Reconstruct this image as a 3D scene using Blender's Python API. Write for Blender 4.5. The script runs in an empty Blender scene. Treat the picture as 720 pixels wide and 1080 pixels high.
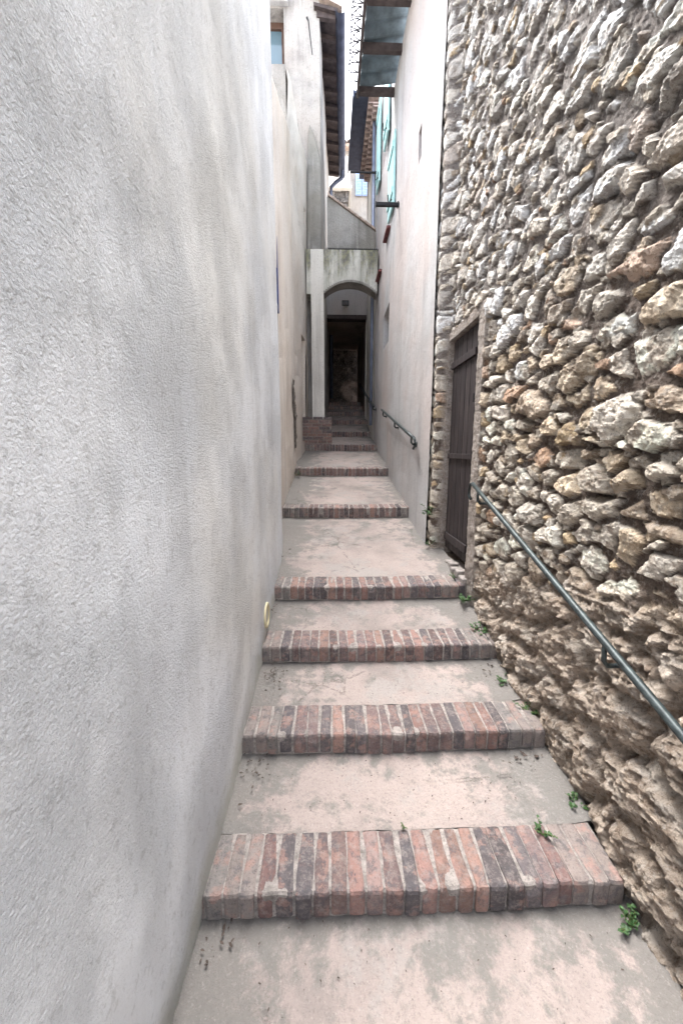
import bpy, math, random
import numpy as np
from mathutils import Vector, noise as mnoise
R = math.radians
rnd = random.Random(7)
sc = bpy.context.scene
col = sc.collection

# ------------------------------------------------------------------ camera, sky, sun, exposure
cam_d = bpy.data.cameras.new('camera')
cam = bpy.data.objects.new('camera', cam_d); col.objects.link(cam)
cam.location = (0, 0, 0)                     # eye height is z = 0; the nearest tread lies 1.66 m below
cam.rotation_euler = (R(90 - 9.46), 0, R(-1.884))
cam_d.sensor_fit = 'VERTICAL'; cam_d.sensor_height = 36; cam_d.lens = 13.0
cam_d.clip_start = 0.02; cam_d.clip_end = 2000
sc.camera = cam

SUN_EL, SUN_AZ = 64, -22                      # azimuth from +Y (up the alley) towards +X
world = bpy.data.worlds.new('World'); sc.world = world; world.use_nodes = True
wn = world.node_tree; wn.nodes.clear()
sky = wn.nodes.new('ShaderNodeTexSky'); sky.sky_type = 'NISHITA'; sky.sun_disc = False
sky.sun_elevation = R(SUN_EL); sky.sun_rotation = R(SUN_AZ); sky.air_density = 1.0; sky.dust_density = 2.5; sky.ozone_density = 1.0
hs = wn.nodes.new('ShaderNodeHueSaturation'); hs.inputs['Saturation'].default_value = 0.36; hs.inputs['Value'].default_value = 1.0
bg = wn.nodes.new('ShaderNodeBackground'); bg.inputs[1].default_value = 0.06
wo = wn.nodes.new('ShaderNodeOutputWorld')
wn.links.new(sky.outputs[0], hs.inputs['Color']); wn.links.new(hs.outputs[0], bg.inputs[0]); wn.links.new(bg.outputs[0], wo.inputs[0])
sun_d = bpy.data.lights.new('sun', 'SUN'); sun_d.energy = 1.5; sun_d.angle = R(50); sun_d.color = (1, .985, .965)
sun = bpy.data.objects.new('sun', sun_d); col.objects.link(sun)
sd = Vector((math.sin(R(SUN_AZ)) * math.cos(R(SUN_EL)), math.cos(R(SUN_AZ)) * math.cos(R(SUN_EL)), math.sin(R(SUN_EL))))
sun.rotation_euler = sd.to_track_quat('Z', 'Y').to_euler()
sc.view_settings.view_transform = 'Standard'; sc.view_settings.look = 'None'
sc.view_settings.exposure = 4.35; sc.view_settings.gamma = 1
sc.render.engine = 'CYCLES'
sc.cycles.max_bounces = 10; sc.cycles.diffuse_bounces = 8; sc.cycles.use_denoising = True

# ------------------------------------------------------------------ numpy noise
_P = np.random.RandomState(3).permutation(256); _P = np.concatenate([_P, _P, _P])
_G = np.random.RandomState(5).normal(size=(256, 3)); _G /= np.linalg.norm(_G, axis=1)[:, None]
def pn(x, y, z=0.0, seed=0):
    x = np.asarray(x, float) + seed * 17.31; y = np.asarray(y, float) + seed * 7.77; z = np.zeros_like(x) + z + seed * 3.1
    xi = np.floor(x).astype(int); yi = np.floor(y).astype(int); zi = np.floor(z).astype(int)
    xf, yf, zf = x - xi, y - yi, z - zi
    fade = lambda t: t * t * t * (t * (t * 6 - 15) + 10)
    u, v, w = fade(xf), fade(yf), fade(zf)
    def g(i, j, k):
        h = _P[_P[_P[(xi + i) & 255] + ((yi + j) & 255)] + ((zi + k) & 255)]
        gr = _G[h]
        return gr[..., 0] * (xf - i) + gr[..., 1] * (yf - j) + gr[..., 2] * (zf - k)
    L = lambda a, b, t: a + (b - a) * t
    return L(L(L(g(0,0,0), g(1,0,0), u), L(g(0,1,0), g(1,1,0), u), v), L(L(g(0,0,1), g(1,0,1), u), L(g(0,1,1), g(1,1,1), u), v), w)
def fbm(x, y, z=0.0, oct=4, seed=0, ridge=False):
    s = 0; a = 1.0; f = 1.0; n = 0
    for o in range(oct):
        v = pn(np.asarray(x) * f, np.asarray(y) * f, z * f, seed + o)
        if ridge: v = 0.5 - np.abs(v)
        s = s + v * a; n += a; a *= .5; f *= 2.03
    return s / n
def sst(a, b, t):
    t = np.clip((t - a) / (b - a), 0, 1); return t * t * (3 - 2 * t)

# ------------------------------------------------------------------ materials
def new_mat(name):
    m = bpy.data.materials.new(name); m.use_nodes = True
    nt = m.node_tree; nt.nodes.clear()
    out = nt.nodes.new('ShaderNodeOutputMaterial'); b = nt.nodes.new('ShaderNodeBsdfPrincipled')
    nt.links.new(b.outputs[0], out.inputs[0]); b.inputs['Specular IOR Level'].default_value = .3
    return m, nt, b
class NT:
    def __init__(s, nt):
        s.nt = nt; s.tc = nt.nodes.new('ShaderNodeTexCoord')
    def L(s, a, b): s.nt.links.new(a, b)
    def map(s, scale=(1,1,1), rot=(0,0,0), loc=(0,0,0), src=None):
        n = s.nt.nodes.new('ShaderNodeMapping'); n.inputs['Scale'].default_value = scale; n.inputs['Rotation'].default_value = rot; n.inputs['Location'].default_value = loc
        s.L(src or s.tc.outputs['Object'], n.inputs[0]); return n.outputs[0]
    def noise(s, scale, detail=4, rough=.55, vec=None, dist=0):
        n = s.nt.nodes.new('ShaderNodeTexNoise'); n.inputs['Scale'].default_value = scale; n.inputs['Detail'].default_value = detail
        n.inputs['Roughness'].default_value = rough; n.inputs['Distortion'].default_value = dist
        s.L(vec or s.tc.outputs['Object'], n.inputs['Vector']); return n.outputs[0]
    def voro(s, scale, feature='F1', vec=None, rand=1, out=0):
        n = s.nt.nodes.new('ShaderNodeTexVoronoi'); n.feature = feature; n.inputs['Scale'].default_value = scale; n.inputs['Randomness'].default_value = rand
        s.L(vec or s.tc.outputs['Object'], n.inputs['Vector']); return n.outputs[out]
    def ramp(s, fac, stops, interp='LINEAR'):
        n = s.nt.nodes.new('ShaderNodeValToRGB'); n.color_ramp.interpolation = interp
        e = n.color_ramp.elements
        while len(e) < len(stops): e.new(.5)
        for el, (p, c) in zip(e, stops):
            el.position = p; el.color = c if len(c) == 4 else (*c, 1)
        s.L(fac, n.inputs[0]); return n.outputs[0]
    def fr(s, fac, a, b, lo=0, hi=1):
        n = s.nt.nodes.new('ShaderNodeMapRange'); n.interpolation_type = 'SMOOTHSTEP'
        for k, v in zip((1,2,3,4), (a,b,lo,hi)): n.inputs[k].default_value = v
        s.L(fac, n.inputs[0]); return n.outputs[0]
    def mix(s, fac, a, b, mode='MIX'):
        n = s.nt.nodes.new('ShaderNodeMix'); n.data_type = 'RGBA'; n.blend_type = mode
        if hasattr(fac, 'links'): s.L(fac, n.inputs[0])
        else: n.inputs[0].default_value = fac
        for k, v in ((6, a), (7, b)):
            if hasattr(v, 'links'): s.L(v, n.inputs[k])
            else: n.inputs[k].default_value = v if len(v) == 4 else (*v, 1)
        return n.outputs[2]
    def math(s, op, a, b=0.0):
        n = s.nt.nodes.new('ShaderNodeMath'); n.operation = op
        for k, v in ((0, a), (1, b)):
            if hasattr(v, 'links'): s.L(v, n.inputs[k])
            else: n.inputs[k].default_value = v
        return n.outputs[0]
    def bump(s, h, dist, strength=1, nrm=None):
        n = s.nt.nodes.new('ShaderNodeBump'); n.inputs['Strength'].default_value = strength; n.inputs['Distance'].default_value = dist
        s.L(h, n.inputs['Height'])
        if nrm is not None: s.L(nrm, n.inputs['Normal'])
        return n.outputs[0]
    def attr(s, name='Col'):
        n = s.nt.nodes.new('ShaderNodeAttribute'); n.attribute_name = name; return n.outputs['Color']
    def sepz(s):
        n = s.nt.nodes.new('ShaderNodeSeparateXYZ'); s.L(s.tc.outputs['Object'], n.inputs[0]); return n.outputs

def plain(name, c, rough=.6, metal=0.0, var=.25, scale=8, bump=.0, bscale=60):
    m, nt, b = new_mat(name); t = NT(nt)
    n = t.noise(scale, 5, .6)
    c2 = tuple(x * (1 - var) for x in c); c3 = tuple(min(1, x * (1 + var)) for x in c)
    t.L(t.ramp(n, [(.3, c2), (.7, c3)]), b.inputs['Base Color'])
    b.inputs['Roughness'].default_value = rough; b.inputs['Metallic'].default_value = metal
    if bump: t.L(t.bump(t.noise(bscale, 4), bump), b.inputs['Normal'])
    return m

def plaster(name, base, dirt, streak=.35, patch=.4, pink=None, gscale=70, gdist=.004, fine=260, worm=False, moss=None):
    m, nt, b = new_mat(name); t = NT(nt)
    stv = t.map(scale=(2.2, 2.2, .16))
    st = t.noise(1.6, 5, .62, stv)
    st2 = t.noise(5.0, 4, .6, t.map(scale=(2.2, 2.2, .12), loc=(3, 1, 2)))
    big = t.noise(.9, 6, .62)
    c = t.mix(t.fr(big, .42, .62, 0, patch), base, dirt)
    c = t.mix(t.fr(st, .50, .64, 0, streak), c, tuple(x * .72 for x in dirt))
    c = t.mix(t.fr(st2, .52, .62, 0, streak * .6), c, tuple(min(1, x * 1.12) for x in base))
    if pink:
        c = t.mix(t.fr(t.noise(.7, 4, .55, t.map(loc=(5, 7, 1))), .42, .66, 0, .7), c, pink)
    if moss:
        zt_ = t.fr(t.sepz()[2], 2.50, 3.15, -.12, .12)
        f_ = t.math('ADD', t.noise(5.5, 7, .7, t.map(scale=(1, 1, .22), loc=(9, 2, 4))), zt_)
        c = t.mix(t.fr(f_, .40, .68, 0, .9), c, t.mix(t.fr(t.noise(13, 5, .7), .42, .6), moss, (.10, .10, .085)))
    sp = t.noise(38, 4, .7)
    c = t.mix(t.fr(sp, .55, .64, 0, .32), c, tuple(x * .55 for x in dirt))
    sp2 = t.noise(150, 2, .6)
    c = t.mix(t.fr(sp2, .3, .7, 0.1, -.0), c, tuple(x * .6 for x in base))
    if worm:
        xyz = t.sepz()
        hgt = t.math('ADD', t.math('SUBTRACT', xyz[2], t.math('MULTIPLY', xyz[1], .24)), t.math('MULTIPLY', t.math('SUBTRACT', t.noise(3.5, 6, .65), .5), .55))
        c = t.mix(t.fr(hgt, -1.62, -1.86, 0, .75), c, (.47, .46, .40))
        c = t.mix(t.fr(hgt, -1.86, -1.98, 0, .7), c, (.20, .21, .16))
    t.L(c, b.inputs['Base Color']); b.inputs['Roughness'].default_value = .95; b.inputs['Specular IOR Level'].default_value = .1
    if worm:
        wv = t.noise(gscale, 5, .68)
        gr = t.nt.nodes.new('ShaderNodeTexVoronoi'); gr.feature = 'SMOOTH_F1'; gr.inputs['Scale'].default_value = 150; gr.inputs['Smoothness'].default_value = .35
        t.L(t.tc.outputs['Object'], gr.inputs['Vector'])
        h = t.math('ADD', t.fr(wv, .32, .68), t.math('ADD', t.math('MULTIPLY', t.noise(fine, 4, .75), .8), t.math('MULTIPLY', gr.outputs[0], -.8)))
        h = t.math('MULTIPLY', h, t.fr(t.noise(2.2, 5, .6), .38, .62, .45, 1.15))
        nb = t.bump(t.noise(2.6, 5, .6), .018, .8)
        t.L(t.bump(h, gdist, 1, nb), b.inputs['Normal'])
    else:
        h = t.math('ADD', t.noise(gscale, 5, .65), t.math('MULTIPLY', t.noise(fine, 2, .6), .35))
        nb = t.bump(t.noise(3.2, 4, .55), .03, .7)
        t.L(t.bump(h, gdist, 1, nb), b.inputs['Normal'])
    return m

M = {}
M['roughcast'] = plaster('roughcast', (.755, .78, .815), (.64, .645, .64), .22, .38, pink=(.715, .705, .67), gscale=125, gdist=.0040, fine=320, worm=True)
M['white_plaster'] = plaster('white_plaster', (.445, .443, .448), (.345, .335, .33), .40, .6, pink=(.47, .405, .38), gscale=55, gdist=.005)
M['cream_plaster'] = plaster('cream_plaster', (.62, .56, .50), (.50, .44, .38), .45, .5, pink=(.66, .63, .6), gscale=50, gdist=.008)
M['old_plaster'] = plaster('old_plaster', (.38, .365, .35), (.21, .20, .195), .75, .9, pink=(.41, .365, .325), gscale=30, gdist=.014)
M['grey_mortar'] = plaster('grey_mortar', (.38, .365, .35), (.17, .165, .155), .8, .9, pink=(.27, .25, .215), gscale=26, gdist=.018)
M['arch_plaster'] = plaster('arch_plaster', (.68, .66, .62), (.46, .44, .40), .45, .4, gscale=40, gdist=.008)
M['mossy_plaster'] = plaster('mossy_plaster', (.62, .61, .57), (.36, .36, .31), .8, .6, gscale=40, gdist=.01, moss=(.20, .195, .11))
M['dark_plaster'] = plaster('dark_plaster', (.30, .25, .22), (.13, .11, .10), .6, .9, pink=(.34, .24, .2), gscale=24, gdist=.02)  # dark brown plaster, blotched and streaked, for the passage lining
M['wood_dark'] = None
M['iron_black'] = plain('iron_black', (.018, .018, .02), .5, .4)
M['rail_paint'] = plain('rail_paint', (.036, .045, .046), .45, .25, .5, 30)
M['turquoise'] = plain('turquoise', (.36, .58, .58), .6, 0, .15, 6)
M['pale_blue'] = plain('pale_blue', (.30, .40, .62), .6, 0, .2, 10)
M['sky_blue_paint'] = plain('sky_blue_paint', (.2, .5, .62), .6, 0, .15, 6)
M['blue_enamel'] = plain('blue_enamel', (.05, .07, .22), .35, 0, .3)
M['terracotta'] = plain('terracotta', (.13, .045, .045), .7, 0, .4, 12)
M['tile_clay'] = plain('tile_clay', (.33, .26, .22), .9, 0, .45, 9, .004)
M['genoise_clay'] = plain('genoise_clay', (.36, .28, .25), .9, 0, .35, 9, .004)
M['brown_frame'] = plain('brown_frame', (.085, .05, .038), .6, 0, .3)
M['zinc'] = plain('zinc', (.065, .075, .11), .5, .5, .3, 9)
M['pipe_blue'] = plain('pipe_blue', (.17, .20, .28), .5, .1, .25, 5)
M['yellow_plastic'] = plain('yellow_plastic', (.55, .49, .32), .5, 0, .12, 14)
M['beam_brown'] = plain('beam_brown', (.055, .043, .042), .8, 0, .4, 14, .003)
M['roof_underside'] = plain('roof_underside', (.135, .175, .20), .65, 0, .45, 6, .004)
M['galvanised'] = plain('galvanised', (.06, .06, .07), .6, .3, .2)
M['leaf'] = plain('leaf', (.032, .075, .022), .55, 0, .5, 40)
M['leaf_pale'] = plain('leaf_pale', (.12, .2, .055), .55, 0, .4, 40)
M['stem'] = plain('stem', (.09, .12, .04), .7)
M['dead_leaf'] = plain('dead_leaf', (.065, .048, .04), .85, 0, .6, 50)
M['lamp_black'] = plain('lamp_black', (.02, .02, .022), .4)
M['lamp_glass'] = plain('lamp_glass', (.12, .12, .13), .15)
M['soil'] = plain('soil', (.11, .085, .07), .95, 0, .6, 25, .02, 40)
M['ground'] = plain('ground', (.24, .21, .18), .95, 0, .4, 1.5, .01)
m, nt, b = new_mat('window_glass'); b.inputs['Base Color'].default_value = (.10, .16, .2, 1); b.inputs['Roughness'].default_value = .06; b.inputs['Specular IOR Level'].default_value = 1
M['glass'] = m
# dark stained planks
m, nt, b = new_mat('door_wood'); t = NT(nt)
g = t.noise(30, 6, .65, t.map(scale=(1, 1, .045)))
c = t.ramp(g, [(.3, (.010, .008, .009)), (.55, (.028, .021, .022)), (.78, (.11, .09, .085))])
c = t.mix(t.fr(t.noise(3, 4), .5, .75, 0, .3), c, (.06, .05, .048))
t.L(c, b.inputs['Base Color']); b.inputs['Roughness'].default_value = .62
t.L(t.bump(g, .004), b.inputs['Normal']); M['wood_dark'] = m
# concrete treads: pinkish cream screed, grey film of dirt in patches, specks
m, nt, b = new_mat('tread_concrete'); t = NT(nt)
big = t.noise(1.9, 6, .62)
c = t.ramp(big, [(.28, (.17, .15, .14)), (.5, (.29, .24, .22)), (.72, (.35, .29, .262))])
c = t.mix(t.fr(t.noise(3.2, 8, .72, t.map(loc=(2, 5, 1))), .49, .60, 0, .65), c, (.27, .25, .235))
at = t.attr('Col')
wear = t.math('ADD', at, t.math('MULTIPLY', t.math('SUBTRACT', t.noise(7, 8, .75), .5), 2.6))
c = t.mix(t.fr(wear, .22, .62, 0, .85), c, (.15, .143, .132))
c = t.mix(t.fr(t.noise(95, 6, .85), .52, .62, 0, .55), c, (.15, .13, .12))
c = t.mix(t.fr(t.noise(85, 6, .85, t.map(loc=(3, 3, 3))), .54, .65, 0, .28), c, (.46, .41, .375))
c = t.mix(t.fr(t.voro(55), .0, .09, .4, 0), c, (.12, .10, .09))
ck = t.voro(1.5, 'DISTANCE_TO_EDGE', t.map(scale=(1, 1, 0)))
ck = t.math('ADD', ck, t.math('MULTIPLY', t.math('SUBTRACT', t.noise(11, 6, .75), .5), .12))
ckm = t.math('MULTIPLY', t.fr(t.math('ABSOLUTE', ck), .0, .010, 1, 0), t.fr(t.noise(1.7, 3, .6, t.map(loc=(4, 4, 4))), .50, .58))
c = t.mix(t.math('MULTIPLY', ckm, .5), c, (.06, .05, .045))
t.L(c, b.inputs['Base Color']); b.inputs['Roughness'].default_value = .92; b.inputs['Specular IOR Level'].default_value = .2
h = t.math('ADD', t.noise(55, 6, .7), t.math('MULTIPLY', t.noise(9, 4), .9))
t.L(t.bump(h, .010), b.inputs['Normal']); M['tread'] = m
# brick and lime mortar: colour per brick in the attribute, dark crusts in patches
m, nt, b = new_mat('brick'); t = NT(nt)
at = t.attr('Col')
c = t.mix(t.fr(t.noise(22, 6, .72), .50, .60, 0, .7), at, (.085, .08, .085))
c = t.mix(t.fr(t.noise(14, 6, .7, t.map(loc=(4, 1, 7))), .52, .62, 0, .6), c, (.30, .18, .15))
c = t.mix(t.fr(t.noise(34, 8, .85), .46, .62, 0, .62), c, (.24, .205, .19))
c = t.mix(t.fr(t.noise(120, 4, .8, t.map(loc=(1, 1, 2))), .54, .64, 0, .55), c, (.06, .05, .05))
t.L(c, b.inputs['Base Color']); b.inputs['Roughness'].default_value = .9; b.inputs['Specular IOR Level'].default_value = .2
h = t.math('ADD', t.noise(80, 6, .7), t.noise(22, 4))
t.L(t.bump(h, .007), b.inputs['Normal']); M['brick'] = m
m, nt, b = new_mat('mortar'); t = NT(nt)
c = t.ramp(t.noise(24, 6, .7), [(.3, (.14, .125, .115)), (.5, (.28, .25, .23)), (.7, (.40, .355, .325))])
c = t.mix(t.fr(t.noise(90, 4, .8), .53, .62, 0, .7), c, (.13, .115, .105))
t.L(c, b.inputs['Base Color']); b.inputs['Roughness'].default_value = .95
t.L(t.bump(t.noise(110, 5, .7), .01), b.inputs['Normal']); M['mortar'] = m
# rubble stone: colour attribute (stone or mortar) with mineral blotches
m, nt, b = new_mat('rubble'); t = NT(nt)
at = t.attr('Col')
c = t.mix(t.fr(t.noise(17, 8, .76), .49, .58, 0, .6), at, t.mix(1, at, (.52, .45, .40), 'MULTIPLY'))
c = t.mix(t.fr(t.noise(30, 7, .75, t.map(loc=(2, 8, 5))), .52, .62, 0, .4), c, (.58, .545, .50))
c = t.mix(t.fr(t.noise(75, 6, .8, t.map(loc=(6, 1, 2))), .54, .62, 0, .65), c, t.mix(1, at, (.3, .27, .26), 'MULTIPLY'))
t.L(c, b.inputs['Base Color']); b.inputs['Roughness'].default_value = .93; b.inputs['Specular IOR Level'].default_value = .2
h = t.math('ADD', t.noise(90, 8, .8), t.math('MULTIPLY', t.noise(24, 5, .6, dist=.5), 1.2))
t.L(t.bump(h, .026), b.inputs['Normal']); M['rubble'] = m

# ------------------------------------------------------------------ mesh helpers
class MB:
    def __init__(s): s.v = []; s.f = []; s.c = []
    def add(s, vs, fs, c=None):
        o = len(s.v); s.v += [tuple(p) for p in vs]; s.f += [tuple(i + o for i in f) for f in fs]; s.c += [c or (1, 1, 1)] * len(vs)
    def box(s, x0, x1, y0, y1, z0, z1, c=None):
        s.add([(x0,y0,z0),(x1,y0,z0),(x1,y1,z0),(x0,y1,z0),(x0,y0,z1),(x1,y0,z1),(x1,y1,z1),(x0,y1,z1)],
              [(0,3,2,1),(4,5,6,7),(0,1,5,4),(1,2,6,5),(2,3,7,6),(3,0,4,7)], c)
    def prism(s, poly, f0, f1, c=None):       # two maps of a 2D polygon into space, joined
        n = len(poly); vs = [f0(*p) for p in poly] + [f1(*p) for p in poly]
        s.add(vs, [tuple(range(n))[::-1], tuple(range(n, 2 * n))] + [(i, (i + 1) % n, n + (i + 1) % n, n + i) for i in range(n)], c)
    def tube(s, pts, r, seg=10, cap=True, c=None):
        pts = [Vector(p) for p in pts]; rings = []; up = Vector((0.3, .2, 1)).normalized()
        for i, p in enumerate(pts):
            d = (pts[min(i + 1, len(pts) - 1)] - pts[max(i - 1, 0)]).normalized()
            a = d.cross(up)
            if a.length < .05: a = d.cross(Vector((1, 0, 0)))
            a.normalize(); bb = d.cross(a)
            rr = r[i] if isinstance(r, (list, tuple)) else r
            rings.append([p + (a * math.cos(k * 2 * math.pi / seg) + bb * math.sin(k * 2 * math.pi / seg)) * rr for k in range(seg)])
        vs = [q for g in rings for q in g]; fs = []
        for i in range(len(pts) - 1):
            for k in range(seg):
                fs.append((i * seg + k, i * seg + (k + 1) % seg, (i + 1) * seg + (k + 1) % seg, (i + 1) * seg + k))
        if cap: fs += [tuple(range(seg))[::-1], tuple((len(pts) - 1) * seg + k for k in range(seg))]
        s.add(vs, fs, c)
    def build(s, name, mat, parent=None, bevel=0, smooth=False, seg=2):
        me = bpy.data.meshes.new(name); me.from_pydata(s.v, [], s.f)
        at = me.color_attributes.new('Col', 'FLOAT_COLOR', 'POINT')
        at.data.foreach_set('color', np.array([(*c, 1) for c in s.c], dtype=np.float32).ravel())
        if smooth: me.polygons.foreach_set('use_smooth', [True] * len(me.polygons))
        me.update(); me.materials.append(M[mat] if isinstance(mat, str) else mat)
        o = bpy.data.objects.new(name, me); col.objects.link(o)
        if parent is not None:
            o.parent = parent; o.matrix_parent_inverse.identity()
            off = Vector((0, 0, 0)); q = parent
            while q is not None: off += Vector(q.location); q = q.parent
            me.transform(__import__('mathutils').Matrix.Translation(-off))
        if bevel:
            md = o.modifiers.new('edge', 'BEVEL'); md.width = bevel; md.segments = seg; md.limit_method = 'ANGLE'
        return o
def tag(o, label=None, cat=None, group=None, kind=None):
    for k, v in (('label', label), ('category', cat), ('group', group), ('kind', kind)):
        if v: o[k] = v
    return o
def empty(name, loc, label, cat, group=None, kind=None):
    o = bpy.data.objects.new(name, None); col.objects.link(o); o.location = loc; o.empty_display_size = .2
    return tag(o, label, cat, group, kind)

def lines(a, b, step, extra=()):
    n = max(1, int(round((b - a) / step)))
    L = [a + (b - a) * i / n for i in range(n + 1)]
    L = [v for v in L if v in (a, b) or all(abs(v - e) > step * .3 for e in extra)]
    return sorted(set(L + [e for e in extra if a < e < b]))
def wall_panel(mb, f, u0, u1, z0, z1, holes=(), depth=.25, back=True, step=.2, wob=.012, top=None, seed=0):
    """A plastered face with recesses. f(u, z, d) places a point, d being the depth behind the face."""
    eu = sorted({e for h in holes for e in h[:2]}); ez = sorted({e for h in holes for e in h[2:4]})
    U = lines(u0, u1, step, eu); Z = lines(z0, z1, step, ez)
    top = top or (lambda u: z1)
    def w(u, z): return wob * mnoise.noise((u * 1.3 + seed, z * 1.1, seed * 2.7)) * 1.6 + wob * .4 * mnoise.noise((u * 5 + seed, z * 5, 1))
    def zz(u, z): return z0 + (z - z0) * (top(u) - z0) / (z1 - z0)
    vs = [f(u, zz(u, z), w(u, z)) for u in U for z in Z]; nz = len(Z); fs = []
    for i in range(len(U) - 1):
        for j in range(nz - 1):
            uc, zc = (U[i] + U[i + 1]) / 2, (Z[j] + Z[j + 1]) / 2
            if any(h[0] < uc < h[1] and h[2] < zc < h[3] for h in holes): continue
            fs.append((i * nz + j, (i + 1) * nz + j, (i + 1) * nz + j + 1, i * nz + j + 1))
    mb.add(vs, fs)
    for h in holes:
        a, b_, c_, d_ = h[:4]; dp = h[4] if len(h) > 4 else depth
        rim = [(a, c_), (b_, c_), (b_, d_), (a, d_)]
        v = [f(u, zz(u, z), w(u, z)) for u, z in rim] + [f(u, zz(u, z), dp) for u, z in rim]
        q = [(i, i + 4, (i + 1) % 4 + 4, (i + 1) % 4) for i in range(4)]
        if back: q.append((4, 5, 6, 7))
        mb.add(v, q)

# ------------------------------------------------------------------ ground
g = MB(); g.add([(-300,-300,-2.05),(300,-300,-2.05),(300,400,-2.05),(-300,400,-2.05)], [(0,1,2,3)])
tag(g.build('ground', 'ground'), 'bare earth ground under the village', 'ground', kind='structure')

# ------------------------------------------------------------------ stepped path
# nosing: y of the front, z of the top edge, z of the brick's lower edge, left end, right end
STEPS = [(1.06,-1.530,-1.628,-.50,1.062), (1.63,-1.390,-1.490,-.50,1.092), (2.20,-1.240,-1.340,-.50,1.090), (2.74,-1.040,-1.140,-.56,1.070),
         (4.44,-.680,-.800,-.62,1.02), (6.06,-.280,-.400,-.64,1.02), (7.62,.120,.000,-.62,1.02), (9.12,.450,.340,-.30,1.02),
         (9.88,.780,.680,-.30,1.02), (10.45,1.050,.950,-.30,1.02), (11.39,1.310,1.215,-.30,1.02), (11.95,1.50,1.40,-.30,1.02)]
stairs = empty('staircase', (0.3, 1.0, -1.66), 'long flight of pale concrete treads edged with worn red brick nosings climbing the alley', 'stairs')
BR = [(.25,.15,.13),(.21,.13,.12),(.15,.105,.10),(.11,.095,.097),(.28,.175,.145),(.18,.13,.125),(.10,.088,.092),(.24,.165,.15)]
def tread(y0, z0, y1, z1, x0, x1, seed, thick=.5):
    ny = max(8, int((y1 - y0) / .035)); nx = 44
    ys = np.linspace(y0, y1, ny + 1); xs = np.linspace(x0, x1, nx + 1)
    X, Y = np.meshgrid(xs, ys, indexing='ij')
    T = (Y - y0) / (y1 - y0)
    Z = z0 + (z1 - z0) * T - .010 * np.exp(-((X - .3) / .35) ** 2) * np.sin(np.pi * T) + .006 * fbm(X * 2.2, Y * 2.2, seed * .7, 4, seed) + .003 * fbm(X * 11, Y * 11, seed * .3, 3, seed)
    Y[:, 0] += .006 * pn(xs * 14, xs * 0 + seed); Z[:, 0] -= .006
    e_side = np.minimum(X + .45, 1.06 - X)
    Z += .012 * np.exp(-np.clip(e_side, 0, 9) / .05)
    dirt = .75 * np.exp(-np.clip(X + .43, 0, 9) / .20) + .72 * np.exp(-np.clip(1.03 - X, 0, 9) / .17) + .6 * np.exp(-(y1 - Y) / .07) + .14 + .5 * fbm(X * 1.4, Y * 1.4, seed, 3, seed + 9)
    mb = MB()
    n = ny + 1
    mb.v = list(zip(X.ravel(), Y.ravel(), Z.ravel())); d = np.clip(dirt, 0, 1).ravel(); mb.c = [(a, a, a) for a in d]
    mb.f = [(i * n + j, (i + 1) * n + j, (i + 1) * n + j + 1, i * n + j + 1) for i in range(nx) for j in range(ny)]
    o = len(mb.v)
    mb.box(x0, x1, y0, y1, z0 - thick, z0 - .03)
    return mb.build('tread', 'tread', stairs, smooth=True)
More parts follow.
